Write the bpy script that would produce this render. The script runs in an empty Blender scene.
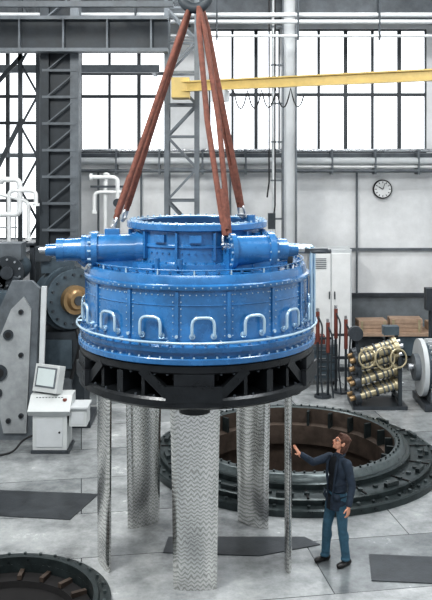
import bpy, bmesh, math, random
from mathutils import Vector, Matrix, Quaternion
random.seed(7)
sc = bpy.context.scene
try:
    sc.view_settings.view_transform = 'Standard'
    sc.view_settings.look = 'Medium High Contrast'
except Exception: pass
R = math.radians
V = Vector

# ---------------------------------------------------------------- materials
def lin(c):
    return tuple(((x/255)/12.92 if x/255 <= .04045 else ((x/255+.055)/1.055)**2.4) for x in c)
MATS = {}
def M(name, rgb, rough=.5, metal=0., var=.15, scale=4., bump=0., bscale=40., coat=0., emit=0., spec=None):
    if name in MATS: return MATS[name]
    m = bpy.data.materials.new(name); m.use_nodes = True
    nt = m.node_tree; b = nt.nodes['Principled BSDF']
    c = lin(rgb)
    tc = nt.nodes.new('ShaderNodeTexCoord')
    n = nt.nodes.new('ShaderNodeTexNoise'); n.inputs['Scale'].default_value = scale
    n.inputs['Detail'].default_value = 8; n.inputs['Roughness'].default_value = .65
    nt.links.new(tc.outputs['Object'], n.inputs['Vector'])
    r = nt.nodes.new('ShaderNodeValToRGB')
    r.color_ramp.elements[0].position = .3; r.color_ramp.elements[1].position = .7
    r.color_ramp.elements[0].color = tuple(x*(1-var) for x in c)+(1,)
    r.color_ramp.elements[1].color = tuple(min(1, x*(1+var)) for x in c)+(1,)
    nt.links.new(n.outputs['Fac'], r.inputs['Fac'])
    nt.links.new(r.outputs['Color'], b.inputs['Base Color'])
    mr = nt.nodes.new('ShaderNodeMapRange')
    mr.inputs['To Min'].default_value = max(.03, rough-.1); mr.inputs['To Max'].default_value = min(1, rough+.1)
    nt.links.new(n.outputs['Fac'], mr.inputs['Value']); nt.links.new(mr.outputs[0], b.inputs['Roughness'])
    b.inputs['Metallic'].default_value = metal
    if coat: b.inputs['Coat Weight'].default_value = coat; b.inputs['Coat Roughness'].default_value = .15
    if bump:
        n2 = nt.nodes.new('ShaderNodeTexNoise'); n2.inputs['Scale'].default_value = bscale; n2.inputs['Detail'].default_value = 4
        nt.links.new(tc.outputs['Object'], n2.inputs['Vector'])
        bp = nt.nodes.new('ShaderNodeBump'); bp.inputs['Strength'].default_value = bump; bp.inputs['Distance'].default_value = .01
        nt.links.new(n2.outputs['Fac'], bp.inputs['Height']); nt.links.new(bp.outputs['Normal'], b.inputs['Normal'])
    if emit:
        nt.links.new(r.outputs['Color'], b.inputs['Emission Color']); b.inputs['Emission Strength'].default_value = emit
    MATS[name] = m
    return m

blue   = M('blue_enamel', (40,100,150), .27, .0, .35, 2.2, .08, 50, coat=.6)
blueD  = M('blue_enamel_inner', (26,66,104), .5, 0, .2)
blueL  = M('pale_blue_tube', (178,202,218), .22, .5, .08)
black  = M('black_cast_iron', (34,37,40), .3, .35, .3, 6, .2, 30)
steel  = M('bright_steel', (190,193,196), .28, .9, .1)
dsteel = M('dark_steel', (72,77,82), .42, .4, .25, 5, .15)
ringm  = M('ring_cast_steel', (56,64,65), .3, .45, .4, 5, .25, 25)
ringlt = M('ring_machined_face', (92,100,101), .3, .6, .25, 8)
brown  = M('oiled_pit_wall', (78,68,61), .6, .2, .45, 3, .5, 12)
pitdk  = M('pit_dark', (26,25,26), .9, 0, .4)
paintG = M('grey_steel_paint', (98,104,109), .5, .1, .3, 3, .1)
paintD = M('dark_grey_paint', (52,58,63), .5, .1, .3, 3, .1)
paintL = M('light_grey_paint', (190,194,196), .45, 0, .08, 3)
whitep = M('white_paint', (218,220,220), .4, 0, .06)
yellow = M('crane_yellow', (196,172,108), .45, 0, .15)
slingm = M('sling_webbing', (104,66,56), .85, 0, .45, 14, .6, 90)
wood   = M('pale_wood', (160,138,120), .65, 0, .2, 6, .2)
bronze = M('bronze', (152,128,96), .35, .6, .2)
tan    = M('zinc_shaft', (178,168,140), .35, .5, .2)
redp   = M('red_oxide', (112,62,54), .5, 0, .2)
rubber = M('black_rubber', (26,27,29), .6, 0, .2)
mgrey  = M('machine_grey', (74,86,94), .4, .15, .3, 4, .15)
conc   = M('console_grey', (188,192,192), .45, 0, .06)
screen = M('screen_glass', (196,206,206), .15, 0, .05)
skin   = M('skin', (212,156,130), .5, 0, .05, 20)
hairm  = M('hair_brown', (86,58,46), .7, 0, .35, 60, .6, 200)
jacket = M('jacket_cloth', (42,54,68), .8, 0, .35, 18, .5, 60)
shirt  = M('shirt_cloth', (24,28,34), .85, 0, .2, 20, .4, 60)
jeans  = M('jeans_denim', (60,94,112), .85, 0, .3, 16, .5, 80)
shoe   = M('shoe_leather', (26,24,24), .4, 0, .2)
lipm   = M('lips', (176,100,88), .5)
eyew   = M('eye_white', (225,225,220), .3)
eyed   = M('iris_dark', (40,32,28), .3)

def wave_steel():
    m = bpy.data.materials.new('milled_blade_steel'); m.use_nodes = True
    nt = m.node_tree; b = nt.nodes['Principled BSDF']; L = nt.links
    tc = nt.nodes.new('ShaderNodeTexCoord'); sp = nt.nodes.new('ShaderNodeSeparateXYZ'); L.new(tc.outputs['Object'], sp.inputs[0])
    def mt(op, a, bb=None, c=None):
        n = nt.nodes.new('ShaderNodeMath'); n.operation = op
        for i, v in enumerate((a, bb, c)):
            if v is None: continue
            if isinstance(v, (int, float)): n.inputs[i].default_value = v
            else: L.new(v, n.inputs[i])
        return n.outputs[0]
    nz = nt.nodes.new('ShaderNodeTexNoise'); nz.inputs['Scale'].default_value = 4; nz.inputs['Detail'].default_value = 2; L.new(tc.outputs['Object'], nz.inputs['Vector'])
    h = mt('ADD', sp.outputs[0], mt('MULTIPLY', sp.outputs[1], .8))
    a = mt('MULTIPLY', mt('SINE', mt('MULTIPLY', h, 78)), 1.7)
    ph = mt('ADD', mt('MULTIPLY', sp.outputs[2], 112), a)
    ph = mt('ADD', ph, mt('MULTIPLY', nz.outputs['Fac'], 20))
    s_ = mt('MULTIPLY_ADD', mt('SINE', ph), .5, .5)
    r = nt.nodes.new('ShaderNodeValToRGB')
    r.color_ramp.elements[0].color = (.48, .48, .46, 1); r.color_ramp.elements[1].color = (.80, .80, .78, 1)
    r.color_ramp.elements[1].position = .6
    L.new(s_, r.inputs['Fac']); L.new(r.outputs[0], b.inputs['Base Color'])
    b.inputs['Metallic'].default_value = .95; b.inputs['Roughness'].default_value = .22
    bp = nt.nodes.new('ShaderNodeBump'); bp.inputs['Strength'].default_value = .12; bp.inputs['Distance'].default_value = .004
    L.new(s_, bp.inputs['Height']); L.new(bp.outputs[0], b.inputs['Normal'])
    return m
blade = wave_steel()

def floor_mat():
    m = bpy.data.materials.new('concrete_floor'); m.use_nodes = True
    nt = m.node_tree; b = nt.nodes['Principled BSDF']; L = nt.links
    tc = nt.nodes.new('ShaderNodeTexCoord')
    br = nt.nodes.new('ShaderNodeTexBrick'); br.offset = .5
    br.inputs['Scale'].default_value = 1; br.inputs['Brick Width'].default_value = 3.2; br.inputs['Row Height'].default_value = 1.5
    br.inputs['Mortar Size'].default_value = .010; br.inputs['Mortar Smooth'].default_value = .5
    br.inputs['Color1'].default_value = lin((180,183,184))+(1,); br.inputs['Color2'].default_value = lin((132,137,139))+(1,)
    br.inputs['Mortar'].default_value = lin((70,74,77))+(1,)
    mp = nt.nodes.new('ShaderNodeMapping'); mp.inputs['Rotation'].default_value = (0, 0, R(-9))
    L.new(tc.outputs['Object'], mp.inputs['Vector']); L.new(mp.outputs[0], br.inputs['Vector'])
    n = nt.nodes.new('ShaderNodeTexNoise'); n.inputs['Scale'].default_value = .9; n.inputs['Detail'].default_value = 11; n.inputs['Roughness'].default_value = .74
    L.new(tc.outputs['Object'], n.inputs['Vector'])
    r = nt.nodes.new('ShaderNodeValToRGB'); r.color_ramp.elements[0].position = .36; r.color_ramp.elements[1].position = .62
    r.color_ramp.elements[0].color = (.32, .33, .34, 1); r.color_ramp.elements[1].color = (1.06, 1.06, 1.05, 1)
    L.new(n.outputs['Fac'], r.inputs['Fac'])
    mx = nt.nodes.new('ShaderNodeMix'); mx.data_type = 'RGBA'; mx.blend_type = 'MULTIPLY'; mx.inputs[0].default_value = .9
    L.new(br.outputs['Color'], mx.inputs[6]); L.new(r.outputs[0], mx.inputs[7]); L.new(mx.outputs[2], b.inputs['Base Color'])
    mr = nt.nodes.new('ShaderNodeMapRange'); mr.inputs['To Min'].default_value = .10; mr.inputs['To Max'].default_value = .38
    L.new(n.outputs['Fac'], mr.inputs['Value']); L.new(mr.outputs[0], b.inputs['Roughness'])
    b.inputs['Specular IOR Level'].default_value = .75
    bp = nt.nodes.new('ShaderNodeBump'); bp.inputs['Strength'].default_value = .2; bp.inputs['Distance'].default_value = .015
    L.new(br.outputs['Fac'], bp.inputs['Height']); bp.invert = True; L.new(bp.outputs[0], b.inputs['Normal'])
    return m
floorm = floor_mat()
wallm = M('plaster_wall', (216,218,219), .8, 0, .14, 1.2, .2, 20)
walld = M('wall_plinth_paint', (112,118,122), .7, 0, .3, 2, .2, 20)
ceilm = M('ceiling_paint', (120,124,126), .8, 0, .1)
glass = M('frosted_window_pane', (236,240,244), .4, 0, .08, 1.0, emit=1.7)
frame = M('window_frame_paint', (62,66,70), .5, .1, .1)

# ---------------------------------------------------------------- builder
class B:
    def __init__(s):
        s.bm = bmesh.new(); s.mats = []
    def mi(s, m):
        if m not in s.mats: s.mats.append(m)
        return s.mats.index(m)
    def _mark(s, verts, m):
        i = s.mi(m)
        for f in {f for v in verts for f in v.link_faces}: f.material_index = i
    def box(s, c, size, m, rot=(0, 0, 0), mat=None):
        X = Matrix.Translation(V(c)) @ (mat or (Matrix.Rotation(rot[2], 4, 'Z') @ Matrix.Rotation(rot[1], 4, 'Y') @ Matrix.Rotation(rot[0], 4, 'X'))) @ Matrix.Diagonal((size[0], size[1], size[2], 1))
        r = bmesh.ops.create_cube(s.bm, size=1, matrix=X); s._mark(r['verts'], m)
    def bb(s, a, b, m):
        s.box([(a[i]+b[i])/2 for i in range(3)], [abs(b[i]-a[i]) for i in range(3)], m)
    def bar(s, p, q, w, h, m):
        p, q = V(p), V(q); d = q-p
        s.box((p+q)/2, (w, h, d.length), m, mat=d.to_track_quat('Z', 'Y').to_matrix().to_4x4())
    def cyl(s, p, q, r1, m, r2=None, seg=24, ends=True):
        p, q = V(p), V(q); d = q-p
        X = Matrix.Translation((p+q)/2) @ d.to_track_quat('Z', 'Y').to_matrix().to_4x4()
        r = bmesh.ops.create_cone(s.bm, cap_ends=ends, segments=seg, radius1=r1, radius2=r1 if r2 is None else r2, depth=d.length, matrix=X)
        s._mark(r['verts'], m)
    def ell(s, c, r, m, mat=None, seg=20):
        X = Matrix.Translation(V(c)) @ (mat or Matrix()) @ Matrix.Diagonal((r[0], r[1], r[2], 1))
        k = bmesh.ops.create_uvsphere(s.bm, u_segments=seg, v_segments=max(6, seg//2+2), radius=1, matrix=X); s._mark(k['verts'], m)
    def cap(s, p, q, r1, r2, m, seg=16):
        s.cyl(p, q, r1, m, r2, seg); s.ell(p, (r1,)*3, m, seg=seg); s.ell(q, (r2,)*3, m, seg=seg)
    def rev(s, prof, c, m, seg=96, close=False):
        i = s.mi(m); rings = []
        for (r, z) in prof:
            rings.append([s.bm.verts.new((c[0]+r*math.sin(2*math.pi*k/seg), c[1]-r*math.cos(2*math.pi*k/seg), c[2]+z)) for k in range(seg)])
        n = len(rings)
        for a in range(n if close else n-1):
            A, Bb = rings[a], rings[(a+1) % n]
            for k in range(seg):
                f = s.bm.faces.new((A[k], A[(k+1) % seg], Bb[(k+1) % seg], Bb[k])); f.material_index = i
    def torus(s, c, R_, r, m, seg=64, ms=10, mat=None):
        pts = [V((R_*math.cos(2*math.pi*k/seg), R_*math.sin(2*math.pi*k/seg), 0)) for k in range(seg)]
        X = Matrix.Translation(V(c)) @ (mat or Matrix())
        s.tube([X @ p for p in pts], r, m, ms, closed=True)
    def tube(s, pts, r, m, seg=10, closed=False, flat=None):
        i = s.mi(m); pts = [V(p) for p in pts]; n = len(pts); rings = []
        up = None
        for k in range(n):
            if closed: t = pts[(k+1) % n]-pts[k-1]
            else: t = pts[min(k+1, n-1)]-pts[max(k-1, 0)]
            t.normalize()
            if up is None:
                up = t.orthogonal().normalized()
            else:
                up = (up - t*up.dot(t)).normalized()
            w = t.cross(up)
            rr = r[k] if isinstance(r, (list, tuple)) else r
            rings.append([s.bm.verts.new(pts[k]+up*rr*math.cos(2*math.pi*j/seg)+w*rr*(flat or 1)*math.sin(2*math.pi*j/seg)) for j in range(seg)])
        for a in range(n if closed else n-1):
            A, Bb = rings[a], rings[(a+1) % n]
            for j in range(seg):
                f = s.bm.faces.new((A[j], A[(j+1) % seg], Bb[(j+1) % seg], Bb[j])); f.material_index = i
        if not closed:
            for rg in (rings[0], rings[-1]):
                f = s.bm.faces.new(rg); f.material_index = i
    def poly(s, pts, m, thick=None):
        i = s.mi(m)
        a = [s.bm.verts.new(p) for p in pts]; f = s.bm.faces.new(a); f.material_index = i
        if thick:
            b = [s.bm.verts.new(V(p)+V(thick)) for p in pts]; f = s.bm.faces.new(b[::-1]); f.material_index = i
            n = len(a)
            for k in range(n):
                f = s.bm.faces.new((a[k], b[k], b[(k+1) % n], a[(k+1) % n])); f.material_index = i
    def done(s, name, smooth=35, bevel=0, recalc=True):
        if recalc: bmesh.ops.recalc_face_normals(s.bm, faces=s.bm.faces)
        me = bpy.data.meshes.new(name); s.bm.to_mesh(me); s.bm.free()
        for m in s.mats: me.materials.append(m)
        if smooth:
            me.shade_smooth(); me.set_sharp_from_angle(angle=R(smooth))
        o = bpy.data.objects.new(name, me); sc.collection.objects.link(o)
        if bevel:
            md = o.modifiers.new('bevel', 'BEVEL'); md.width = bevel; md.segments = 2; md.limit_method = 'ANGLE'; md.angle_limit = R(40)
        return o
def fillet(pts, rad=.08, n=5):
    pts = [V(p) for p in pts]; out = [pts[0]]
    for k in range(1, len(pts)-1):
        a, b, c = pts[k-1], pts[k], pts[k+1]
        r = min(rad, (a-b).length*.49, (c-b).length*.49)
        p = b+(a-b).normalized()*r; q = b+(c-b).normalized()*r
        for j in range(n+1):
            t = j/n; out.append(p*(1-t)**2+b*2*t*(1-t)+q*t*t)
    out.append(pts[-1]); return out

# ---------------------------------------------------------------- room shell
PR = V((1.45, 15.85, 0)); PL = V((-2.65, 10.55, 0))
bm = bmesh.new()
def loop(pts):
    v = [bm.verts.new(p) for p in pts]; return [bm.edges.new((v[i], v[(i+1) % len(v)])) for i in range(len(v))]
E = loop([(-9, -2, 0), (9, -2, 0), (9, 24, 0), (-9, 24, 0)])
for c, r in ((PR, 1.84), (PL, 1.12)):
    E += loop([(c.x+r*math.cos(2*math.pi*k/64), c.y+r*math.sin(2*math.pi*k/64), 0) for k in range(64)])
bmesh.ops.triangle_fill(bm, use_beauty=True, use_dissolve=False, edges=E)
for f in bm.faces:
    if f.normal.z < 0: f.normal_flip()
me = bpy.data.meshes.new('floor'); bm.to_mesh(me); bm.free(); me.materials.append(floorm)
sc.collection.objects.link(bpy.data.objects.new('floor', me))

bays = [(-7.6, -5.05, 3.3), (-3.85, -1.35, 5.75), (-.2, 1.8, 5.75), (2.15, 5.95, 5.75), (6.35, 8.6, 5.75)]
ZT = 9.25
b = B()
b.bb((-9, 24, 0), (9, 24.3, 1.75), walld)
x = -9
for (a, c, z0) in bays:
    b.bb((x, 24, 1.75), (a, 24.3, ZT), wallm); b.bb((a, 24, 1.75), (c, 24.3, z0), wallm); x = c
b.bb((x, 24, 1.75), (9, 24.3, ZT), wallm); b.bb((-9, 24, ZT), (9, 24.3, 11.6), wallm)
b.done('wall_back', smooth=0)
b = B(); b.bb((-9.3, -2, 0), (-9, 24.3, 11.6), wallm); b.done('wall_left', 0)
b = B(); b.bb((9, -2, 0), (9.3, 24.3, 11.6), wallm); b.done('wall_right', 0)
b = B(); b.bb((-9.3, -2, 11.6), (9.3, 24.3, 11.8), ceilm); b.done('ceiling', 0)
for i, (a, c, z0) in enumerate(bays):
    b = B()
    b.bb((a, 24.16, z0), (c, 24.18, ZT), glass)
    n = max(2, round((c-a)/.76))
    if i == 0: n = 3
    for k in range(n+1):
        xx = a+(c-a)*k/n; w = .07 if k % 2 else .1
        b.bb((max(a, xx-w/2), 24.04, z0), (min(c, xx+w/2), 24.15, ZT), frame)
    zs = [z0, 7.35, 8.0, ZT] if i else [z0, 4.4, 5.7, 6.6, 7.35, ZT]
    zs = [z0, 7.4, ZT] if i >= 2 else zs
    for z in zs:
        b.bb((a, 24.05, max(z0, z-.045)), (c, 24.14, min(ZT, z+.045)), frame)
    b.done('window_%d' % (i+1), 0)
b = B(); b.bb((-9, 23.86, 5.62), (9, 24, 5.74), paintG); b.done('trim_1', 0)
b = B(); b.bb((-9, 23.93, 1.70), (9, 24, 1.80), dsteel); b.done('trim_2', 0)
b = B(); b.bb((2.15, 23.9, 3.0), (9, 24, 3.07), paintG); b.done('trim_3', 0)

# ---------------------------------------------------------------- steelwork
b = B()   # heavy column left
for xx in (-4.0, -3.3):
    b.bb((xx-.1, 19.8, 0), (xx+.1, 20.2, 11.6), paintD if xx < -3.5 else paintG)
b.bb((-3.9, 19.97, 0), (-3.4, 20.03, 11.6), paintD)
for z in [k*.62+.2 for k in range(18)]:
    b.bar((-3.95, 19.82, z), (-3.35, 19.82, z+.5), .07, .03, paintG)
    b.bb((-4.05, 19.78, z-.03), (-3.25, 19.82, z+.03), paintG)
b.bb((-4.3, 19.6, 0), (-3.0, 20.4, .06), dsteel)
b.done('steel_column', 0)
b = B()   # lattice column
for xx in (-1.15, -.45):
    for yy in (19.8, 20.4):
        b.bb((xx-.055, yy-.055, 0), (xx+.055, yy+.055, 11.6), paintG)
z = .1; s_ = 1
while z < 10.9:
    for yy in (19.8, 20.4):
        b.bar((-.8-.35*s_, yy, z), (-.8+.35*s_, yy, z+.75), .07, .05, paintG)
        b.bar((-1.15, yy, z), (-.45, yy, z), .06, .05, paintG)
    for xx in (-1.15, -.45):
        b.bar((xx, 19.8, z), (xx, 20.4, z+.75), .05, .04, paintG)
    z += .75; s_ *= -1
b.bb((-1.35, 19.6, 0), (-.25, 20.6, .06), dsteel)
b.done('lattice_column', 0)
b = B()   # I column by windows
b.bb((1.72, 22.0, 0), (1.76, 22.35, 11.6), paintG); b.bb((2.06, 22.0, 0), (2.1, 22.35, 11.6), paintG)
b.bb((1.76, 22.15, 0), (2.06, 22.2, 11.6), paintL)
b.cyl((1.5, 22.1, 0), (1.5, 22.1, 11.6), .05, paintL, seg=12)
for z in range(1, 11): b.bb((1.42, 22.05, z), (1.75, 22.2, z+.04), paintG)
b.done('steel_column', 0)
b = B()
for xx in (-4.95, -4.5):
    b.bb((xx-.05, 21.45, 0), (xx+.05, 21.55, 11.6), paintD)
z = 0; s_ = 1
while z < 10.7:
    b.bar((-4.72-.22*s_, 21.5, z), (-4.72+.22*s_, 21.5, z+.8), .06, .05, paintD); z += .8; s_ *= -1
b.bar((-6.6, 21.5, 3.2), (-4.9, 21.5, 6.6), .1, .1, paintD)
b.bar((-6.9, 21.5, 6.0), (-4.9, 21.5, 8.2), .1, .1, paintD)
b.done('lattice_column', 0)
b = B()
b.bb((-8.99, 19.3, 8.75), (-1.1, 19.7, 8.83), paintG); b.bb((-8.99, 19.48, 8.1), (-1.1, 19.52, 8.75), paintD); b.bb((-8.99, 19.3, 8.02), (-1.1, 19.7, 8.1), paintG)
for k in range(8): b.bb((-8.5+k*1.0, 19.32, 8.1), (-8.46+k*1.0, 19.5, 8.75), paintG)
b.done('steel_girder', 0)
b = B()
b.bb((-8.99, 22.6, 9.95), (8.99, 23.0, 10.05), paintG); b.bb((-8.99, 22.78, 9.35), (8.99, 22.82, 9.95), paintG); b.bb((-8.99, 22.6, 9.25), (8.99, 23.0, 9.35), paintD)
for xx in (-8, -4.5, -.8, 2, 6.2): b.bb((xx-.08, 22.9, 9.3), (xx+.08, 23.99, 9.6), paintD); b.bb((xx-.06, 22.74, 10.05), (xx+.06, 22.86, 11.59), paintD)
b.done('crane_runway_girder', 0)
b = B()
b.bb((-8.99, 22.4, 7.86), (-1.5, 22.6, 8.06), paintG)
for xx in (-8, -4.5, -1.7): b.bb((xx-.05, 22.5, 7.9), (xx+.05, 23.99, 8.0), paintG)
b.done('steel_girder', 0)
b = B()
for zz, yy, rr in ((8.95, 20.9, .05), (8.6, 20.9, .035), (9.15, 21.1, .06)):
    b.cyl((-8.99, yy, zz), (8.99, yy, zz), rr, paintL, seg=12)
for k in range(9):
    b.bb((-8+k*2, 20.85, 8.5), (-7.96+k*2, 20.95, 11.59), paintD); b.bb((-8+k*2, 21.05, 9.1), (-7.96+k*2, 21.15, 11.59), paintD)
b.done('overhead_pipe', 40)
b = B()
p0 = V((-6, 18, 9.6)); p1 = V((-.9, 18, 9.6))
b.bar(p0, p1, .14, .14, paintD); b.bar(p0+V((0, 0, -.75)), p1+V((0, 0, -.75)), .12, .12, paintG)
for k in range(8):
    a = p0.lerp(p1, k/8); c = p0.lerp(p1, (k+1)/8)
    b.bar(a if k % 2 else a+V((0, 0, -.75)), c+V((0, 0, -.75)) if k % 2 else c, .07, .07, paintD)
for q in (p0, p1): b.bb((q.x-.1, 17.9, 9.55), (q.x+.1, 18.1, 11.6), paintD)
b.done('roof_truss', 0)
b = B()
b.cyl((-4.2, 23.65, 5.52), (8.99, 23.65, 5.52), .1, paintL, seg=16)
b.cyl((-4.2, 23.6, 5.25), (8.99, 23.6, 5.25), .05, paintG, seg=12)
b.cyl((1.9, 23.65, 5.36), (8.99, 23.65, 5.36), .04, whitep, seg=12)
b.cyl((-4.2, 23.7, 5.82), (8.99, 23.7, 5.82), .045, steel, seg=12)
for k in range(11): b.bb((-4+k*1.2, 23.55, 5.15), (-3.95+k*1.2, 23.99, 5.85), paintG)
for xx in (-3.3, -2.1, .4, 3.95, 6.3): b.cyl((xx, 23.85, 1.8), (xx, 23.85, 5.2), .03, paintG, seg=10)
b.done('wall_pipe', 40)
# access gallery with railing, far left
b = B()
b.bb((-8.9, 22.0, 3.0), (-5.1, 23.9, 3.08), dsteel)
for k in range(9): b.cyl((-8.8+k*.45, 22.03, 3.08), (-8.8+k*.45, 22.03, 4.15), .02, paintL, seg=8)
for z in (3.45, 3.8, 4.15): b.cyl((-8.9, 22.03, z), (-5.15, 22.03, z), .022, paintL, seg=8)
for xx in (-8.6, -5.25): b.bb((xx-.06, 22.1, 0), (xx+.06, 22.22, 3.0), paintD)
b.done('access_gallery', 30)
b = B()
a = V((-.8, 19.1, 7.2)); c = V((6.6, 15.2, 7.2))
dd = (c-a).normalized(); X = dd.to_track_quat('X', 'Z').to_matrix().to_4x4()
b.box((a+c)/2, ((c-a).length, .04, .2), yellow, mat=X)
for o_ in (.1, -.1):
    b.box((a+c)/2+V((0, 0, o_)), ((c-a).length, .16, .03), yellow, mat=X)
b.bb((-1.0, 19.0, 6.95), (-.6, 19.75, 7.4), yellow)
b.box(a.lerp(c, .12)+V((0, 0, -.25)), (.35, .25, .25), paintL, mat=X)
pts = []
for k in range(5):
    u0 = .16+k*.04
    for j in range(8):
        t = j/8; p = a.lerp(c, u0+t*.04); pts.append(p+V((0, 0, -.14-.4*4*t*(1-t))))
b.tube(pts, .014, rubber, 6)
b.done('jib_crane', 30)
b = B()
for xx, z0 in ((1.35, 5.0), (1.5, 4.4)):
    b.tube([(xx, 21.6, 11.6), (xx, 21.6, z0), (xx-.05, 21.6, z0-.4)], .02, rubber, 8)
b.bb((1.32, 21.5, 3.8), (1.5, 21.65, 4.2), paintD)
b.done('pendant_cable', 30)
b = B()
b.cyl((4.69, 24, 4.73), (4.69, 23.92, 4.73), .27, rubber, seg=40)
b.cyl((4.69, 23.92, 4.73), (4.69, 23.9, 4.73), .235, whitep, seg=40)
for k in range(12):
    t = R(30*k); b.box((4.69+.195*math.sin(t), 23.895, 4.73+.195*math.cos(t)), (.018, .01, .05), rubber, rot=(0, t, 0))
b.bar((4.69, 23.885, 4.73), (4.57, 23.885, 4.80), .02, .02, rubber); b.bar((4.69, 23.88, 4.73), (4.75, 23.88, 4.9), .014, .014, rubber)
b.done('wall_clock', 40)

# ---------------------------------------------------------------- turbine
C = V((-.27, 12.1, 0))
def P(th, r, z): return (C.x+r*math.sin(R(th)), C.y-r*math.cos(R(th)), z)
b = B()
b.rev([(1.2, 3.02), (1.66, 3.02), (1.67, 3.03), (1.67, 3.09), (1.66, 3.10), (1.60, 3.10), (1.60, 3.17), (1.645, 3.17), (1.65, 3.18), (1.65, 3.235), (1.64, 3.24), (1.565, 3.25),
       (1.555, 3.30), (1.55, 3.92), (1.585, 3.93), (1.59, 3.94), (1.59, 3.985), (1.58, 3.99), (1.55, 4.0), (1.545, 4.06), (1.52, 4.11), (1.42, 4.12), (1.40, 4.10), (1.05, 4.10),
       (1.04, 4.18), (.94, 4.2), (.93, 4.24), (.93, 4.38), (.95, 4.39), (.95, 4.42), (.93, 4.43), (.93, 4.60), (.985, 4.61), (.995, 4.62), (.995, 4.69), (.985, 4.70), (.87, 4.70), (.85, 4.68)], C, blue, 128)
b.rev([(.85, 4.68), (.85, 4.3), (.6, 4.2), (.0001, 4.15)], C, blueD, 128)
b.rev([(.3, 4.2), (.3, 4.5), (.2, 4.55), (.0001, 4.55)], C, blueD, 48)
def bolts(n, r, z, m, rad=.018, h=.03, off=0):
    for k in range(n):
        p = V(P(off+360*k/n, r, z)); b.cyl(p, p+V((0, 0, h)), rad, m, seg=6)
def rbolt(th, r, z, m, rad=.016, h=.03):
    b.cyl(P(th, r-.01, z), P(th, r+h, z), rad, m, seg=6)
bolts(72, 1.625, 3.24, blue); bolts(72, 1.635, 3.10, blueL, .014, .02); bolts(60, 1.47, 4.12, blue, .02, .03); bolts(48, .94, 4.70, blueL, .017, .028); bolts(48, 1.0, 4.18, blue, .018, .03)
b.torus(C+V((0, 0, 4.70)), .865, .010, blueL, 96, 8)
for k in range(96): rbolt(360*k/96, 1.585, 3.962, blueL, .009, .010)
for k in range(64): rbolt(360*k/64, .93, 4.32, blue, .012, .018)
for k in range(15):
    th = -8+24*k
    X = Matrix.Rotation(R(th), 4, 'Z')
    b.box(P(th, 1.555, 3.61), (.045, .04, .6), blue, mat=X)
    for s_ in (-1, 1):
        for j in range(7): rbolt(th+s_*1.9, 1.55, 3.36+j*.085, blueL, .008, .010)
    for j in range(1, 8): rbolt(th+j*3, 1.55, 3.87, blueL, .008, .010)
b.torus(C+V((0, 0, 3.74)), 1.552, .009, blue, 96, 6)
for k in range(12):
    th = 15+30*k; X = Matrix.Rotation(R(th), 4, 'Z')
    b.box(P(th, .955, 4.41), (.03, .06, .36), blue, mat=X)
    b.box(P(th+15, .95, 4.51), (.16, .05, .1), blue, mat=X @ Matrix.Rotation(R(15), 4, 'Z'))
for k in range(15):
    th = 4+24*k; w = 4.9
    pts = [P(th-w, 1.54, 3.36), P(th-w, 1.62, 3.36), P(th-w, 1.62, 3.6), P(th+w, 1.62, 3.6), P(th+w, 1.62, 3.36), P(th+w, 1.54, 3.36)]
    b.tube(fillet(pts, .1), .021, blueL, 10)
    for s_ in (-1, 1): b.cyl(P(th+s_*w, 1.55, 3.36), P(th+s_*w, 1.575, 3.36), .04, blueL, seg=12)
    b.cyl(P(th+12, 1.55, 3.36), P(th+12, 1.60, 3.36), .022, blueL, seg=8)
b.torus(C+V((0, 0, 3.30)), 1.69, .016, blueL, 128, 8)
for k in range(15): b.cyl(P(12+24*k, 1.56, 3.30), P(12+24*k, 1.69, 3.30), .012, blueL, seg=8)
b.torus(C+V((0, 0, 4.17)), 1.5, .010, blue, 96, 8)
for k in range(20): b.cyl(P(18*k, 1.5, 4.11), P(18*k, 1.5, 4.17), .012, blueL, seg=8)
for th, r in ((73, 1.64), (79, 1.66)):
    b.tube(fillet([P(th, 1.3, 4.36), P(th, r, 4.36), P(th, r, 3.28)], .08), .022, blueL, 8)
b.tube(fillet([P(70, 1.2, 4.3), P(74, 1.75, 4.3), P(76, 1.9, 4.3)], .05), .03, dsteel, 8)
b.bb((C.x+1.25, C.y-.5, 4.28), (C.x+1.8, C.y-.42, 4.34), dsteel); b.bb((C.x+1.25, C.y-.5, 4.05), (C.x+1.32, C.y-.42, 4.3), dsteel)
def seq(origin, axis, items, m):
    o = V(origin); ax = V(axis).normalized()
    for (t0, t1, r0, r1) in items: b.cyl(o+ax*t0, o+ax*t1, r0, m, r1, 32)
o1 = C+V((-.72, -.45, 4.34)); ax1 = V((-1, -.04, -.015))
seq(o1, ax1, [(0, .1, .24, .24), (.1, .62, .205, .205), (.62, .70, .25, .25), (.70, .78, .19, .19), (.78, .84, .2, .2), (.84, 1.08, .165, .15), (1.08, 1.18, .16, .16), (1.18, 1.33, .09, .08)], blue)
for k in range(12):
    t = R(30*k); p = o1+ax1*.61+V((0, .225*math.sin(t), .225*math.cos(t))); b.cyl(p, p+ax1*.13, .015, blueL, seg=6)
b.cyl(o1+ax1*1.33, o1+ax1*1.42, .04, steel, seg=16)
b.box(C+V((-1.05, -.35, 4.16)), (.5, .5, .16), blue); b.box(C+V((-1.15, -.45, 4.57)), (.2, .12, .08), blue)
b.bar(C+V((-1.5, -.45, 4.12)), C+V((-1.72, -.47, 4.3)), .08, .1, blue)
o2 = C+V((.45, -1.0, 4.36)); ax2 = V((.93, .22, .0)).normalized()
seq(o2, ax2, [(0, .06, .235, .235), (.06, .5, .2, .2), (.5, .58, .245, .245), (.58, .62, .19, .19), (.62, .76, .16, .15), (.76, .92, .10, .08)], blue)
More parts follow.
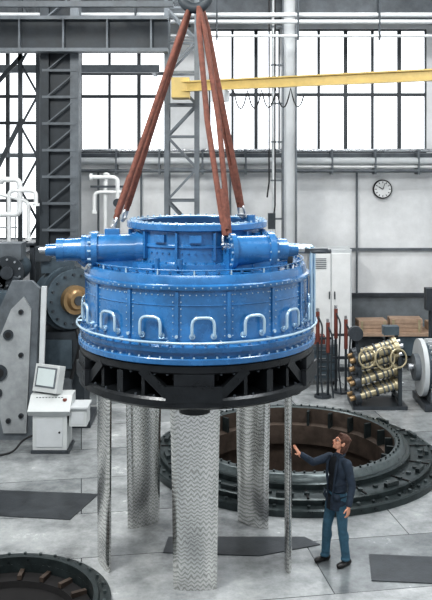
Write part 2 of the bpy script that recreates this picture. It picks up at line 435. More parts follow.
for k in range(12):
    t = R(30*k); s2 = V((0, 0, 1)).cross(ax2)
    p = o2+ax2*.49+s2*.22*math.sin(t)+V((0, 0, .22*math.cos(t))); b.cyl(p, p+ax2*.12, .015, blueL, seg=6)
    p = o2-ax2*.02+s2*.19*math.sin(t)+V((0, 0, .19*math.cos(t))); b.cyl(p, p+ax2*.05, .015, blueL, seg=6)
b.cyl(o2+ax2*.92, o2+ax2*1.02, .04, steel, seg=16)
b.box(C+V((.8, -.85, 4.17)), (.55, .4, .12), blue)
b.box(C+V((.98, -.4, 4.5)), (.16, .3, .12), blue); b.cyl(C+V((.75, -.45, 4.7)), C+V((.75, -.45, 4.8)), .06, blue)
for th in (-30, -15, 40, 95, 130, 180, 230):
    X = Matrix.Rotation(R(th), 4, 'Z'); b.box(P(th, 1.22, 4.15), (.22, .16, .1), blue, mat=X); b.cyl(P(th+6, 1.22, 4.1), P(th+6, 1.22, 4.28), .04, blue, seg=12)
for th, r in ((24, 1.05), (-72, 1.05), (140, .95), (-112, .95)):
    X = Matrix.Rotation(R(th), 4, 'Z'); b.box(P(th, r, 4.25), (.06, .18, .3), blue, mat=X); b.cyl(P(th-4, r, 4.4), P(th+4, r, 4.4), .03, steel, seg=12)
# ---- black lower ring
b.rev([(.95, 2.90), (1.62, 2.90), (1.64, 2.92), (1.64, 3.0), (1.62, 3.02), (.95, 3.02)], C, black, 96, close=True)
b.rev([(.5, 2.46), (1.60, 2.46), (1.66, 2.5), (1.66, 2.58), (1.63, 2.61), (1.2, 2.63), (.5, 2.63)], C, black, 96, close=True)
b.rev([(.9, 2.6), (.8, 2.9)], C, black, 64)
legs = [(0, -1.10, 0), (1.27, -.42, 86), (.83, .85, 144), (-.83, .85, 216), (-1.27, -.42, 292)]
for (lx, ly, th) in legs:
    a = math.degrees(math.atan2(lx, -ly)); X = Matrix.Rotation(R(a), 4, 'Z')
    b.box(P(a, 1.33, 2.77), (.5, .62, .28), black, mat=X)
    b.box(P(a, 1.62, 2.66), (.7, .08, .2), black, mat=X)
    b.cyl(P(a, 1.3, 2.36), P(a, 1.3, 2.46), .2, black, seg=24)
    for s_ in (-1, 1):
        b.bar(P(a+s_*10, 1.6, 2.60), P(a+s_*24, 1.6, 2.94), .09, .12, black)
        b.box(P(a+s_*22, 1.3, 2.75), (.05, .62, .28), black, mat=X @ Matrix.Rotation(R(s_*30), 4, 'Z'))
        for j in (-.5, .5): b.cyl(P(a+s_*6.5, 1.5+j*.14, 2.63), P(a+s_*6.5, 1.5+j*.14, 2.66), .025, dsteel, seg=8)
    aa = a+36; X2 = Matrix.Rotation(R(aa), 4, 'Z')
    b.box(P(aa, 1.35, 2.75), (.1, .55, .28), black, mat=X2)
for k in range(60):
    p = V(P(6*k, 1.6, 2.88)); b.cyl(p, p+V((0, 0, .03)), .02, dsteel, seg=6)
for k in range(40):
    p = V(P(9*k, 1.62, 2.61)); b.cyl(p, p+V((0, 0, .025)), .016, dsteel, seg=6)
def airfoil(w, t, n=14):
    up = [(w*(i/n-.5), t*.5*math.sqrt(max(0, 1-(2*i/n-1)**2))*(1.12-.25*i/n)) for i in range(n+1)]
    return up + [(x, -y*.7) for x, y in up[-2:0:-1]]
for (lx, ly, th) in legs:
    i = b.mi(blade); rings = []
    for z, sc_ in ((0, .92), (.6, .95), (1.2, .98), (1.8, 1.02), (2.46, 1.08)):
        X = Matrix.Rotation(R(th), 4, 'Z')
        rings.append([b.bm.verts.new(C+V((lx, ly, z))+X @ V((x*sc_, y, 0))) for x, y in airfoil(.61, .15 if th != 86 else .12)])
    n = len(rings[0])
    for a in range(4):
        for j in range(n):
            f = b.bm.faces.new((rings[a][j], rings[a][(j+1) % n], rings[a+1][(j+1) % n], rings[a+1][j])); f.material_index = i
    for rg in (rings[0], rings[-1]):
        f = b.bm.faces.new(rg); f.material_index = i
b.done('water_turbine', 40)

# ---------------------------------------------------------------- hook & slings
b = B()
H0 = C+V((-.03, 0, 7.86))
pts = [H0+V((.2*math.sin(t), 0, .05-.2*math.cos(t))) for t in [R(-150+300*k/20) for k in range(21)]]
b.tube(pts, [.03+.05*math.sin(math.pi*k/20) for k in range(21)], paintD, 12)
b.cyl(H0+V((0, 0, .25)), H0+V((0, 0, .6)), .08, paintD); b.box(H0+V((0, 0, .8)), (.5, .3, .45), yellow)
for xx in (-.12, .12): b.cyl(H0+V((xx, 0, 1)), (H0.x+xx, H0.y, 11.59), .02, dsteel, seg=8)
for xx in (-.1, .1): b.cyl(H0+V((xx-.03, 0, .8)), H0+V((xx+.03, 0, .8)), .2, dsteel)
b.done('crane_hook', 40)
def sling(end, top, spread=.055, rad=.036):
    b = B()
    e = V(end); t = V(top); d = (t-e).normalized(); side = V((0, 0, 1)).cross(d).normalized()
    for s_ in (-1, 1):
        mid = (e+t)/2+side*s_*spread
        pts = [e+side*s_*.03+d*.12, e+side*s_*.045+d*.5, mid, t+side*s_*.04-d*.3, t]
        b.tube(pts, rad, slingm, 10, flat=.75)
    b.cyl(e+d*.2, e+d*.75, .05, slingm, seg=12)
    ring = [e+side*.07*math.sin(a)+d*(.06-.1*math.cos(a)) for a in [2*math.pi*k/20 for k in range(20)]]
    b.tube(ring, .02, steel, 8, closed=True)
    b.cyl(e-side*.1, e+side*.1, .022, steel, seg=12)
    b.done('lifting_sling', 50)
top = H0+V((0, 0, -.14))
sling(C+V((.43, -.96, 4.44)), top+V((.06, -.05, 0)), .085, .044)
sling(C+V((-1.16, -.33, 4.62)), top+V((-.08, -.02, 0)), .03)
sling(C+V((.66, .5, 4.74)), top+V((.1, .03, 0)), .035, .042)
sling(C+V((-1.08, .3, 4.70)), top+V((-.06, .04, 0)), .02)

# ---------------------------------------------------------------- floor rings
b = B()
b.rev([(2.68, 0), (2.68, .10), (2.66, .12), (2.5, .12), (2.5, .2), (2.46, .22), (2.12, .22), (2.12, .3), (2.1, .32), (2.04, .32)], PR, ringm, 128)
b.rev([(2.04, .32), (2.0, .40), (1.97, .42), (1.86, .42), (1.84, .40)], PR, ringlt, 128)
b.rev([(1.84, .40), (1.84, .1), (1.7, .08), (1.7, -.3), (1.84, -.32), (1.84, -1.4), (.0001, -1.4)], PR, brown, 128)
for n_, r_, z_, rad in ((60, 2.58, .12, .03), (48, 2.3, .22, .045), (72, 1.92, .42, .018)):
    for k in range(n_):
        t = 2*math.pi*k/n_; p = PR+V((r_*math.sin(t), r_*math.cos(t), z_)); b.cyl(p, p+V((0, 0, .035)), rad, ringlt if k % 2 else ringm, seg=8)
for k in range(16):
    t = R(22.5*k); X = Matrix.Rotation(-t, 4, 'Z')
    b.box(PR+V((2.3*math.sin(t), 2.3*math.cos(t), .225)), (.03, .34, .02), pitdk, mat=X)
    b.box(PR+V((2.4*math.sin(t+.15), 2.4*math.cos(t+.15), .25)), (.28, .07, .07), ringm, mat=Matrix.Rotation(-t-.15, 4, 'Z'))
for k in range(24):
    t = R(15*k); b.box(PR+V((1.77*math.sin(t), 1.77*math.cos(t), .12)), (.05, .14, .5), ringm, mat=Matrix.Rotation(-t, 4, 'Z'))
b.done('stator_ring', 35)
b = B()
b.rev([(1.34, 0), (1.34, .05), (1.3, .07), (1.2, .07), (1.18, .1), (1.12, .1), (1.12, -.25), (1.02, -.27), (1.0, -.9), (.0001, -.9)], PL, ringm, 96)
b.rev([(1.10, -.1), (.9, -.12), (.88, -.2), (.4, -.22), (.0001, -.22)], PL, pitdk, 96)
for k in range(36):
    t = R(10*k); p = PL+V((1.26*math.sin(t), 1.26*math.cos(t), .07)); b.cyl(p, p+V((0, 0, .03)), .022, ringlt, seg=6)
for k in range(18):
    t = R(20*k); b.box(PL+V((1.0*math.sin(t), 1.0*math.cos(t), -.08)), (.06, .2, .06), brown, mat=Matrix.Rotation(-t, 4, 'Z'))
b.done('pit_ring', 35)

platem = M('dark_floor_plate', (66,70,74), .35, .4, .35, 4, .2)
def plate(pts, m=platem):
    b = B(); b.poly([(x, y, .001) for x, y in pts], m, (0, 0, .012)); b.done('floor_plate', 0)
plate([(-4.6, 13.4), (-2.25, 13.1), (-1.95, 14.1), (-4.5, 14.35)])
plate([(2.05, 11.2), (4.2, 11.0), (4.3, 11.75), (2.15, 11.95)])
plate([(-.75, 12.0), (.6, 11.9), (1.5, 12.25), (1.3, 12.5), (-.7, 12.5)])

# ---------------------------------------------------------------- left machines
b = B()
x0, y0 = -3.2, 16.35
b.bb((x0-.3, y0-.3, 0), (x0+.42, y0+.35, .06), dsteel)
b.bb((x0-.27, y0-.27, .06), (x0+.38, y0+.3, .72), conc)
b.poly([(x0-.35, y0-.3, .72), (x0-.35, y0+.3, .72), (x0-.35, y0+.3, 1.05), (x0-.35, y0-.05, 1.05), (x0-.35, y0-.38, .82)], conc, (.8, 0, 0))
Xs = Matrix.Rotation(R(-25), 4, 'Z') @ Matrix.Rotation(R(-14), 4, 'X')
mc = V((x0-.03, y0+.1, 1.32))
b.box(mc, (.56, .2, .52), conc, mat=Xs)
b.box(mc+Xs @ V((0, -.105, .02)), (.46, .02, .38), paintG, mat=Xs)
b.box(mc+Xs @ V((0, -.118, .02)), (.4, .01, .32), screen, mat=Xs)
for j in range(5):
    for i in range(9): b.box((x0-.22+i*.06, y0-.3+j*.045+.02, .875+j*.032), (.045, .03, .02), paintD, rot=(R(35), 0, 0))
b.cyl((x0+.32, y0-.15, .95), (x0+.32, y0-.15, 1.0), .04, redp, seg=16)
b.bb((x0+.42, y0-.25, .5), (x0+.75, y0+.2, .84), conc); b.bb((x0+.45, y0-.26, .55), (x0+.7, y0-.25, .78), paintL)
b.bb((x0+.4, y0-.3, .84), (x0+.78, y0+.22, .88), paintL)
b.bb((x0-.2, y0-.285, .12), (x0+.3, y0-.27, .66), paintL)
b.cyl((x0+.24, y0-.3, .4), (x0+.24, y0-.27, .4), .02, rubber, seg=10)
b.tube(fillet([(x0-.27, y0-.1, .3), (x0-.5, y0-.1, .2), (x0-.62, y0-.3, .03), (x0-.9, y0-.5, .03)], .15), .02, rubber, 8)
b.done('control_console', 30, bevel=.012)

b = B()
y1 = 16.85
b.poly([(-5.4, y1, 0), (-3.62, y1, 0), (-3.5, y1, 3.0), (-3.66, y1, 3.15), (-4.05, y1, 3.15), (-4.75, y1, 1.6), (-5.4, y1, 1.2)], paintG, (0, .14, 0))
b.poly([(-4.2, y1-.06, .15), (-3.75, y1-.06, .15), (-3.65, y1-.06, 2.6), (-3.8, y1-.06, 2.85), (-4.05, y1-.06, 2.6), (-4.5, y1-.06, 1.5)], M('machine_plate', (150,154,156), .45, .1, .2), (0, .06, 0))
for (hx, hz, hr) in ((-4.1, 2.1, .1), (-4.28, 1.35, .16), (-4.32, .95, .1), (-3.85, 2.55, .05), (-3.85, 1.7, .05), (-3.85, .5, .05), (-4.1, .4, .05)):
    b.cyl((hx, y1-.1, hz), (hx, y1-.05, hz), hr, paintD, seg=24); b.cyl((hx, y1-.11, hz), (hx, y1-.05, hz), hr*.6, rubber, seg=20)
b.bar((-4.75, y1+.2, .05), (-4.0, y1+.2, 3.2), .12, .12, paintD)
b.bar((-3.5, y1-.02, 0), (-3.4, y1-.02, 3.05), .08, .1, paintL)
b.bb((-5.2, y1+.14, 0), (-3.5, y1+.5, .5), paintD)
b.bb((-5.6, y1+.14, .0), (-4.1, y1+.5, 2.9), mgrey)
b.done('machine_frame', 30)

b = B()
ax = V((.62, -.78, 0)).normalized(); m0 = V((-3.1, 18.0, 2.62))
def ring_(t0, t1, r0, m, r1=None): b.cyl(m0+ax*t0, m0+ax*t1, r0, m, r1, 40)
ring_(-.6, -.1, .55, mgrey); ring_(-.1, .0, .68, mgrey); ring_(.0, .1, .6, paintD); ring_(.1, .16, .62, mgrey)
ring_(.16, .3, .30, bronze); ring_(.3, .38, .22, bronze, .18); ring_(.38, .42, .1, dsteel)
ring_(-.75, -.6, .35, paintD)
sd = V((0, 0, 1)).cross(ax)
for k in range(16):
    t = R(22.5*k); p = m0+sd*.52*math.sin(t)+V((0, 0, .52*math.cos(t))); b.cyl(p+ax*.1, p+ax*.2, .03, dsteel, seg=6)
b.box(m0+V((-.25, .2, .68)), (.7, .4, .3), mgrey); b.box(m0+V((-.55, 0, .95)), (.3, .3, .3), paintD)
b.bb((-3.7, 17.75, .1), (-2.75, 18.5, 1.95), paintD); b.bb((-3.85, 17.6, 0), (-2.6, 18.7, .12), dsteel)
b.bb((-3.6, 17.7, 1.2), (-3.0, 17.75, 1.8), mgrey); b.bb((-3.5, 17.7, .4), (-3.0, 17.75, 1.0), paintG)
b.tube(fillet([m0+V((.2, -.3, -.6)), m0+V((.3, -.4, -.9)), m0+V((.1, -.4, -1.6))], .2), .04, rubber, 8)
b.done('gear_motor', 35)

b = B()
for k, (xx, zz, rr) in enumerate(((-4.95, 3.0, .4), (-4.45, 3.15, .28), (-5.5, 3.2, .35))):
    b.cyl((xx, 18.2, zz), (xx, 19.2, zz), rr, mgrey, seg=32); b.cyl((xx, 18.12, zz), (xx, 18.22, zz), rr+.07, paintD, seg=32); b.cyl((xx, 18.05, zz), (xx, 18.13, zz), rr*.5, dsteel, seg=24)
    for j in range(10):
        t = R(36*j); b.cyl((xx+(rr)*math.sin(t), 18.08, zz+rr*math.cos(t)), (xx+(rr)*math.sin(t), 18.14, zz+rr*math.cos(t)), .025, steel, seg=6)
b.bb((-6.0, 18.3, 0), (-4.1, 19.2, 2.7), paintD); b.bb((-4.7, 18.3, 3.4), (-4.2, 18.8, 3.75), paintG)
b.cyl((-5.1, 18.5, 3.3), (-5.1, 18.5, 3.9), .06, steel); b.box((-5.1, 18.5, 3.95), (.4, .2, .2), mgrey)
for k in range(4): b.cyl((-5.9+k*.25, 18.4, 2.7), (-5.9+k*.25, 18.4, 4.0-.15*k), .03, whitep, seg=10)
b.done('pump_unit', 35)

def pipework(runs, m=whitep):
    b = B()
    for pts, r in runs:
        b.tube(fillet(pts, .14), r, m, 12)
        for e, f in ((pts[0], pts[1]), (pts[-1], pts[-2])):
            d = (V(f)-V(e)).normalized(); b.cyl(V(e), V(e)+d*.06, r*1.7, m, seg=16)
    return b
b = pipework([([(-5.3, 19.5, 3.6), (-5.3, 19.5, 4.3), (-4.5, 19.5, 4.3), (-4.5, 19.5, 5.1), (-4.95, 19.5, 5.1)], .065),
              ([(-4.75, 19.5, 3.5), (-4.75, 19.5, 4.85), (-4.12, 19.45, 4.85), (-4.12, 19.45, 4.5)], .05),
              ([(-5.5, 19.5, 4.9), (-4.3, 19.5, 4.6), (-4.3, 19.5, 3.7)], .045)])
b.bb((-5.6, 19.4, 3.55), (-4.15, 19.6, 3.65), dsteel)
b.bb((-5.6, 19.4, 0), (-5.5, 19.6, 3.6), dsteel); b.bb((-4.25, 19.4, 0), (-4.15, 19.6, 3.6), dsteel)
b.done('pipework', 40)
b = pipework([([(-2.95, 19.9, 5.15), (-2.3, 19.9, 5.15), (-2.3, 19.9, 4.3)], .05), ([(-2.85, 19.9, 4.3), (-2.85, 19.9, 4.8), (-2.1, 19.9, 4.8)], .04), ([(-2.6, 20, 0), (-2.6, 20, 5.0), (-2.6, 20.2, 5.2)], .05)])
b.bb((-2.95, 19.95, 4.9), (-2.1, 20.05, 4.95), dsteel); b.cyl((-2.3, 19.8, 4.55), (-2.3, 20, 4.55), .1, paintD); b.bb((-2.37, 19.85, 0), (-2.25, 19.97, 4.4), paintG)
b.done('pipework', 40)

# ---------------------------------------------------------------- right side
b = B()
b.bb((2.45, 22.3, 0), (3.6, 23.1, .1), dsteel); b.bb((2.48, 22.35, .1), (3.57, 23.1, 3.2), paintL)
for xx in (2.52, 3.04): b.bb((xx, 22.32, .18), (xx+.49, 22.35, 3.1), whitep)
for xx in (2.96, 3.1): b.bb((xx, 22.28, 1.9), (xx+.03, 22.32, 2.1), dsteel)
for k in range(6): b.bb((2.6, 22.3, 2.7+k*.05), (2.9, 22.32, 2.72+k*.05), paintG)
b.done('electrical_cabinet', 0, bevel=.01)
b = B()
b.bb((3.65, 22.3, .92), (6.6, 23.2, 1.0), wood)
for xx in (3.7, 4.6, 5.8, 6.45): b.bb((xx, 22.35, 0), (xx+.08, 22.43, .92), paintD); b.bb((xx, 23.05, 0), (xx+.08, 23.13, .92), paintD)
b.bb((3.7, 22.4, .3), (6.5, 23.1, .34), paintD); b.bb((4.7, 22.36, .4), (5.75, 23.1, .9), mgrey)
b.bb((3.75, 22.8, .34), (4.5, 23.1, .75), paintG)
b.done('workbench', 0)
def crate(c, s, rz):
    b = B(); X = Matrix.Rotation(rz, 4, 'Z'); c = V(c)
    b.box(c+V((0, 0, s[2]/2)), (s[0]*.94, s[1]*.94, s[2]*.98), wood, mat=X)
    for k in range(3):
        for yy in (-1, 1): b.box(c+V((0, 0, s[2]*(k+.5)/3))+X @ V((0, yy*s[1]*.485, 0)), (s[0], .03, s[2]*.29), wood, mat=X)
        b.box(c+V((0, 0, s[2]))+X @ V((0, (k-1)*s[1]*.33, 0)), (s[0], s[1]*.3, .03), wood, mat=X)
    for xx in (-.4, .4):
        b.box(c+V((0, 0, s[2]/2))+X @ V((xx*s[0], -s[1]*.51, 0)), (.06, .02, s[2]), tan, mat=X)
    b.done('wooden_crate', 0)
crate((4.15, 22.75, 1.0), (.75, .5, .28), .05); crate((5.05, 22.75, 1.0), (.85, .5, .32), -.05); crate((5.95, 22.75, 1.0), (.6, .5, .22), .05)
for pos in ((2.5, 19.9), (2.98, 20.3)):
    b = B(); x0, y0 = pos
    b.cyl((x0, y0, 0), (x0, y0, .05), .2, dsteel, seg=24)
    for dx, h in ((-.12, 2.0), (.12, 1.75)):
        b.cyl((x0+dx, y0, .05), (x0+dx, y0, h), .03, paintD, seg=12); b.cyl((x0+dx, y0-.02, h-.7), (x0+dx, y0-.02, h), .045, redp, seg=16)
        b.cyl((x0+dx, y0, h), (x0+dx, y0, h+.08), .035, steel, seg=12)
        b.tube(fillet([(x0+dx, y0-.05, h-.1), (x0+dx+.1, y0-.1, h-.3), (x0+dx+.05, y0-.1, .6), (x0+dx+.1, y0-.2, .03)], .2), .02, paintD, 8)
    b.bb((x0-.2, y0-.03, .8), (x0+.2, y0+.03, .86), paintD); b.bb((x0-.2, y0-.03, 1.35), (x0+.2, y0+.03, 1.4), paintD)
    b.done('hose_stand', 35)
b = B()
for xx in (3.2, 4.1):
    for yy in (18.95, 19.65): b.bb((xx-.04, yy-.04, 0), (xx+.04, yy+.04, 1.15), paintD)
    for z in (.2, .6, 1.0): b.bb((xx-.04, 18.95, z-.03), (xx+.04, 19.65, z+.03), paintD)
b.bb((3.05, 18.85, 0), (4.25, 19.75, .08), dsteel)
for z, y in ((.36, 19.0), (.36, 19.35), (.68, 19.05), (.68, 19.4), (.99, 19.1), (1.24, 19.3), (1.2, 19.0)):
    a = V((3.12, y-.05, z-.10)); c = V((4.1, y+.08, z+.16)); d = (c-a).normalized()
    b.cyl(a, c, .09, tan, seg=24); b.cyl(a-d*.03, a+d*.09, .15, dsteel, seg=24); b.cyl(a-d*.14, a-d*.03, .06, bronze, seg=16)
    b.cyl(c-d*.1, c, .13, tan, seg=24); b.cyl(c, c+d*.1, .05, steel, seg=16); b.cyl(a.lerp(c, .45), a.lerp(c, .5), .12, dsteel, seg=24)
    for q in (.2, .3, .62, .72, .82): b.cyl(a.lerp(c, q), a.lerp(c, q+.03), .11, paintG, seg=24)
for xx, rr in ((3.35, .2), (3.75, .24), (4.05, .2)):   # hose loops hung on the rack
    b.torus((xx, 18.86, 1.15), rr, .022, tan, 32, 8, Matrix.Rotation(R(80), 4, 'X') @ Matrix.Rotation(R(20), 4, 'Y'))
b.bar((3.2, 18.9, 1.15), (3.1, 18.95, 1.75), .07, .07, paintD); b.cyl((3.1, 18.8, 1.7), (3.1, 18.95, 1.7), .16, dsteel)
b.bar((4.1, 19.5, 1.15), (4.15, 19.5, 1.7), .07, .07, paintD); b.box((4.0, 19.5, 1.65), (.35, .25, .2), mgrey)
b.done('hydraulic_cylinder_rack', 35)
b = B()
mx, my = 5.2, 19.3
b.bb((mx-.6, my-.6, 0), (mx+.8, my+.6, .16), dsteel)
b.cyl((mx-.5, my, .85), (mx+.9, my, .85), .55, mgrey, seg=48)
for k in range(24):
    t = R(15*k); b.box((mx+.2, my+.58*math.sin(t), .85+.58*math.cos(t)), (1.25, .03, .12), paintL, mat=Matrix.Rotation(-t, 4, 'X'))
b.cyl((mx-.6, my, .85), (mx-.5, my, .85), .64, paintL, seg=48); b.cyl((mx-.72, my, .85), (mx-.6, my, .85), .3, paintG, seg=32); b.cyl((mx-.84, my, .85), (mx-.72, my, .85), .08, steel, seg=20)
for sx in (-.35, .55): b.bb((mx+sx-.1, my-.5, .16), (mx+sx+.1, my+.5, .4), paintG)
b.box((mx+.2, my, 1.5), (.5, .4, .25), paintL)
b.cyl((mx-.25, my+.3, 1.3), (mx-.25, my+.3, 2.3), .05, paintD); b.box((mx-.2, my+.3, 2.35), (.35, .25, .5), paintD)
b.done('electric_motor', 30)
b = B()
b.bb((2.2, 20.95, .1), (3.0, 21.5, 1.0), paintG)
for k in range(4): b.bb((2.25, 20.92, .18+k*.2), (2.95, 20.95, .35+k*.2), mgrey); b.bb((2.45, 20.89, .26+k*.2), (2.7, 20.92, .28+k*.2), steel)
for xx in (2.3, 2.9):
    for yy in (21.0, 21.4): b.cyl((xx-.02, yy, .06), (xx+.02, yy, .06), .06, rubber, seg=12)
b.bb((2.3, 21.0, 1.0), (2.7, 21.3, 1.2), redp)
b.done('tool_cabinet', 0)

# ---------------------------------------------------------------- person
O = V((1.665, 11.72, 0)); Fv = V((-.83, -.56, 0)).normalized(); Rv = Fv.cross(V((0, 0, 1)))
PM = Matrix(((Rv.x, Fv.x, 0, O.x), (Rv.y, Fv.y, 0, O.y), (0, 0, 1, 0), (0, 0, 0, 1)))
pers = bmesh.new(); pmats = []
def pmi(m):
    if m not in pmats: pmats.append(m)
    return pmats.index(m)
def absorb(bb, m, voxel=.01, smooth=6, X=Matrix(), sel=None):
    me = bpy.data.meshes.new('t'); bb.bm.to_mesh(me); bb.bm.free()
    o = bpy.data.objects.new('t', me); sc.collection.objects.link(o)
    if voxel:
        r = o.modifiers.new('r', 'REMESH'); r.mode = 'VOXEL'; r.voxel_size = voxel
        if smooth:
            s = o.modifiers.new('s', 'SMOOTH'); s.iterations = smooth; s.factor = .5
    dg = bpy.context.evaluated_depsgraph_get(); ev = o.evaluated_get(dg); me2 = bpy.data.meshes.new_from_object(ev)
    n0 = len(pers.faces)
    cs = [p.center.copy() for p in me2.polygons]
    me2.transform(X)
    mi0 = [p.material_index for p in me2.polygons]
    pers.from_mesh(me2); pers.faces.ensure_lookup_table()
    for k in range(len(cs)):
        if sel: mm = sel(cs[k]) or m
        elif m is None: mm = bb.mats[mi0[k]]
        else: mm = m
        pers.faces[n0+k].material_index = pmi(mm)
    bpy.data.objects.remove(o); bpy.data.meshes.remove(me); bpy.data.meshes.remove(me2)
b = B()
b.ell((0, -.01, .93), (.165, .118, .12), jeans)
for hip, knee, ank in (((.088, -.01, .9), (.115, .075, .49), (.135, .085, .1)), ((-.088, -.01, .9), (-.115, .0, .49), (-.125, -.055, .1))):
    b.cap(hip, knee, .092, .066, jeans); b.cap(knee, ank, .066, .058, jeans)
    b.ell(V(hip)+V((0, -.035, -.02)), (.08, .08, .1), jeans)
    b.ell(V(knee).lerp(V(ank), .3)+V((0, -.015, 0)), (.062, .066, .12), jeans)
    b.ell(V(ank)+V((0, .01, -.01)), (.064, .072, .035), jeans)
    for q in (.12, .3, .75, .9): b.torus(V(knee).lerp(V(ank), q), .062-.006*q, .008, jeans, 20, 6, Matrix.Rotation(R(12*(1 if q > .5 else -1)), 4, 'X'))
absorb(b, jeans, .009, 3, PM)
b = B()
for fx, fy in ((.14, .085), (-.13, -.055)):
    b.ell((fx, fy-.03, .045), (.045, .06, .045), shoe); b.cap((fx, fy-.03, .04), (fx*1.12, fy+.14, .03), .042, .038, shoe)
    b.ell((fx*1.1, fy+.1, .035), (.05, .085, .034), shoe); b.cyl((fx, fy-.01, .05), (fx, fy-.01, .12), .045, shoe)
for v in b.bm.verts: v.co.z = max(v.co.z, .002)
absorb(b, shoe, .008, 3, PM)
b = B()
b.ell((0, -.03, 1.29), (.18, .122, .19), jacket); b.ell((0, -.015, 1.08), (.16, .12, .2), jacket)
b.ell((0, -.005, .87), (.183, .138, .13), jacket); b.cyl((0, -.005, .76), (0, -.01, .95), .15, jacket, .15, 32)
b.cap((-.15, -.035, 1.405), (.15, -.035, 1.405), .06, .06, jacket); b.cap((0, -.035, 1.38), (0, -.045, 1.47), .09, .062, jacket)
b.cap((.18, -.03, 1.40), (.265, .2, 1.345), .066, .05, jacket); b.cap((.265, .2, 1.345), (.312, .37, 1.47), .052, .04, jacket)
b.cap((-.18, -.03, 1.40), (-.245, -.06, 1.12), .066, .052, jacket); b.cap((-.245, -.06, 1.12), (-.265, .02, .89), .052, .042, jacket)
for q in (.25, .5, .78):
    b.torus(V((-.245, -.06, 1.12)).lerp(V((-.265, .02, .89)), q), .047-.006*q, .008, jacket, 20, 6, Matrix.Rotation(R(15*(1 if q > .4 else -1)), 4, 'Y'))
for z, rx in ((1.02, .157), (1.12, .162), (.95, .17)):
    b.tube([(rx*math.sin(t), -.01-.118*math.cos(t), z+.012*math.sin(3*t)) for t in [2*math.pi*k/24 for k in range(24)]], .009, jacket, 6, closed=True)
for v in b.bm.verts:
    if v.co.z < .78 and abs(v.co.x) < .2: v.co.z = .76
def jsel(c):
    w = .035+.05*max(0, (c.z-1.0))/.4
    if c.y > .02 and abs(c.x-.01) < w and .7 < c.z < 1.5: return shirt
    return None
absorb(b, jacket, .009, 3, PM, jsel)
b = B()
for s_ in (-1, 1):
    b.tube([(s_*.07, .045, 1.47), (s_*.09, .085, 1.38), (s_*.085, .105, 1.25), (s_*.06, .112, 1.1), (s_*.045, .132, .9), (s_*.045, .135, .77)], [.012, .02, .018, .012, .012, .012], jacket, 8)
b.tube([(.07*math.sin(t), -.045-.07*math.cos(t), 1.475+.015*math.cos(t)) for t in [R(-130+260*k/16) for k in range(17)]], .018, jacket, 8)
for s_ in (-1, 1): b.box((s_*.12, .112, .95), (.09, .015, .1), jacket, rot=(0, 0, -s_*.5))
absorb(b, jacket, 0, 0, PM)
HC = V((0, -.075, 1.64))
HX = PM @ Matrix.Translation(HC) @ Matrix.Rotation(R(-18), 4, 'Z') @ Matrix.Rotation(R(32), 4, 'X')
b = B()
b.ell((0, -.012, .03), (.074, .094, .092), skin); b.ell((0, .028, -.045), (.056, .062, .066), skin); b.ell((0, .062, -.09), (.024, .022, .02), skin)
b.ell((0, .05, -.01), (.06, .04, .05), skin)
for s_ in (-1, 1):
    b.ell((s_*.036, .062, -.028), (.022, .022, .02), skin); b.cap((s_*.015, .084, .028), (s_*.045, .07, .026), .01, .009, skin)
    b.ell((s_*.077, -.005, -.005), (.01, .022, .033), skin, mat=Matrix.Rotation(R(12), 4, 'X'))
    b.ell((s_*.01, .103, -.032), (.01, .012, .009), skin)
b.cap((0, .086, .02), (0, .112, -.026), .009, .012, skin)
b.ell((0, .09, -.052), (.024, .01, .006), skin); b.ell((0, .088, -.064), (.02, .01, .007), skin)
absorb(b, skin, .0045, 2, HX)
b = B(); a = PM.inverted() @ HX
b.cap(a @ V((0, -.03, -.04)), (0, -.045, 1.44), .05, .056, skin); absorb(b, skin, .008, 2, PM)
b = B()
for s_ in (-1, 1):
    b.ell((s_*.031, .078, .006), (.013, .012, .009), eyew); b.ell((s_*.031, .0885, .006), (.005, .003, .005), eyed)
    ring = [V((s_*.033+.022*math.cos(t), .097+.003*math.sin(t), .005+.016*math.sin(t))) for t in [2*math.pi*k/16 for k in range(16)]]
    b.tube(ring, .0028, rubber, 6, closed=True)
    b.tube([(s_*.054, .097, .01), (s_*.074, .06, .01), (s_*.08, -.005, .015)], .0025, rubber, 6)
    b.cap((s_*.016, .092, .03), (s_*.046, .08, .032), .004, .003, hairm, 8)
b.tube([(-.011, .098, .008), (0, .1, .011), (.011, .098, .008)], .0025, rubber, 6)
b.ell((0, .097, -.054), (.021, .006, .004), lipm); b.ell((0, .095, -.062), (.018, .006, .005), lipm)
absorb(b, None, 0, 0, HX)
b = B()
b.ell((0, -.022, .056), (.085, .102, .082), hairm); b.ell((0, -.058, -.005), (.083, .072, .095), hairm)
b.ell((0, -.08, -.085), (.066, .045, .07), hairm); b.cap((0, -.095, -.06), (0, -.045, -.19), .05, .028, hairm)
b.ell((0, .045, .098), (.05, .035, .026), hairm)
for s_ in (-1, 1): b.ell((s_*.068, .018, .035), (.015, .026, .045), hairm); b.ell((s_*.066, -.04, -.055), (.02, .032, .07), hairm)
for k in range(26):
    t = random.uniform(0, 2*math.pi); u = random.uniform(.1, 1)
    b.ell((.07*math.sin(t)*u, -.03+.08*math.cos(t)*u, .07+.055*math.sqrt(1-u*u*.9)), (.018, .026, .012), hairm, seg=10)
absorb(b, hairm, .0055, 1, HX)
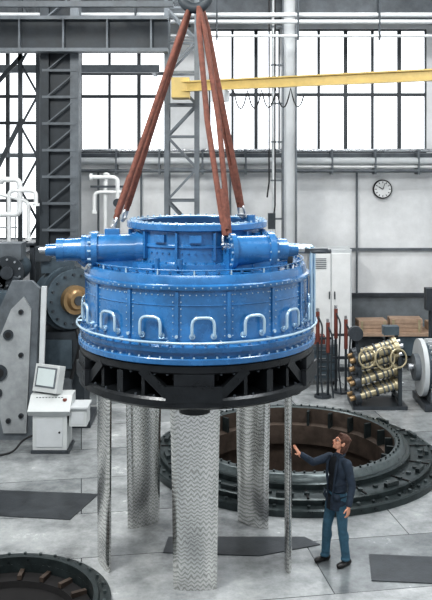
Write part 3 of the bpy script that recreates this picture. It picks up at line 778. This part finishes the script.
def hand(wrist, d, n, thumb, curl, X):
    w = V(wrist); d = V(d).normalized(); n = (V(n)-d*V(n).dot(d)).normalized(); s = d.cross(n)
    if s.dot(V(thumb)) < 0: s = -s
    F = Matrix((s, d, n)).transposed().to_4x4()
    b = B()
    b.cap(w-d*.04, w+d*.01, .027, .026, skin)
    b.ell(w+d*.05, (.041, .052, .016), skin, mat=F); b.ell(w+d*.075, (.041, .025, .014), skin, mat=F)
    for k, (o_, L) in enumerate(((.031, .068), (.011, .078), (-.010, .072), (-.029, .056))):
        p = w+d*(.088-abs(k-1)*.004)+s*o_; a = curl*.5; r = .0088
        dirc = (d+s*o_*1.5).normalized()
        for seg in (.45, .3, .25):
            dd = (dirc*math.cos(a)+n*math.sin(a)).normalized(); q = p+dd*L*seg; b.cap(p, q, r, r*.92, skin, 10); p = q; a += curl; r *= .92
    p = w+d*.022+s*.026; dd = (d*.55+s*.75+n*.25).normalized()
    q = p+dd*.042; b.cap(p, q, .0125, .0105, skin, 10); q2 = q+(d*.85+s*.3+n*.3).normalized()*.032; b.cap(q, q2, .0105, .009, skin, 10)
    absorb(b, skin, .0038, 1, X)
I = Matrix()
wr = PM @ V((.322, .405, 1.49))
hand(wr, (1.072-wr.x, 11.70-wr.y, .14), (-1, 0, 0.2), (0, -1, .3), .1, I)
hand((-.268, .03, .865), (-.02, .08, -1), (.9, .2, 0), (0, 1, 0), .42, PM)
me = bpy.data.meshes.new('person'); pers.to_mesh(me); pers.free()
for m in pmats: me.materials.append(m)
me.shade_smooth()
sc.collection.objects.link(bpy.data.objects.new('person', me))

# ---------------------------------------------------------------- lights / world / camera
def area(name, loc, rot, size, e, col=(1, 1, 1)):
    l = bpy.data.lights.new(name, 'AREA'); l.shape = 'RECTANGLE'; l.size, l.size_y = size; l.energy = e; l.color = col
    o = bpy.data.objects.new(name, l); o.location = loc; o.rotation_euler = [R(a) for a in rot]; sc.collection.objects.link(o)
area('added_area_light', (-4.5, 8, 11.2), (18, -28, 0), (1.2, 4), 1250, (1, .99, .96))  # all four area lights are added overhead to brighten the hall, no fixtures
area('added_area_light', (5, 11, 11.2), (0, 22, 0), (1.5, 5), 600, (.97, .99, 1))
area('added_area_light', (0, 19, 11.2), (-12, 0, 0), (12, 2), 1050)
area('added_area_light', (0, 3, 11.0), (35, 0, 0), (8, 1.2), 420)
w = bpy.data.worlds.new('hall_world'); sc.world = w; w.use_nodes = True
w.node_tree.nodes['Background'].inputs[0].default_value = (.86, .91, 1, 1); w.node_tree.nodes['Background'].inputs[1].default_value = .65
cam = bpy.data.cameras.new('camera'); co = bpy.data.objects.new('camera', cam); sc.collection.objects.link(co)
co.location = (0, 0, 5.55); co.rotation_euler = (R(90), 0, 0)
cam.sensor_fit = 'VERTICAL'; cam.sensor_height = 36; cam.lens = 51; cam.shift_y = -.2333
cam.clip_end = 100
sc.camera = co
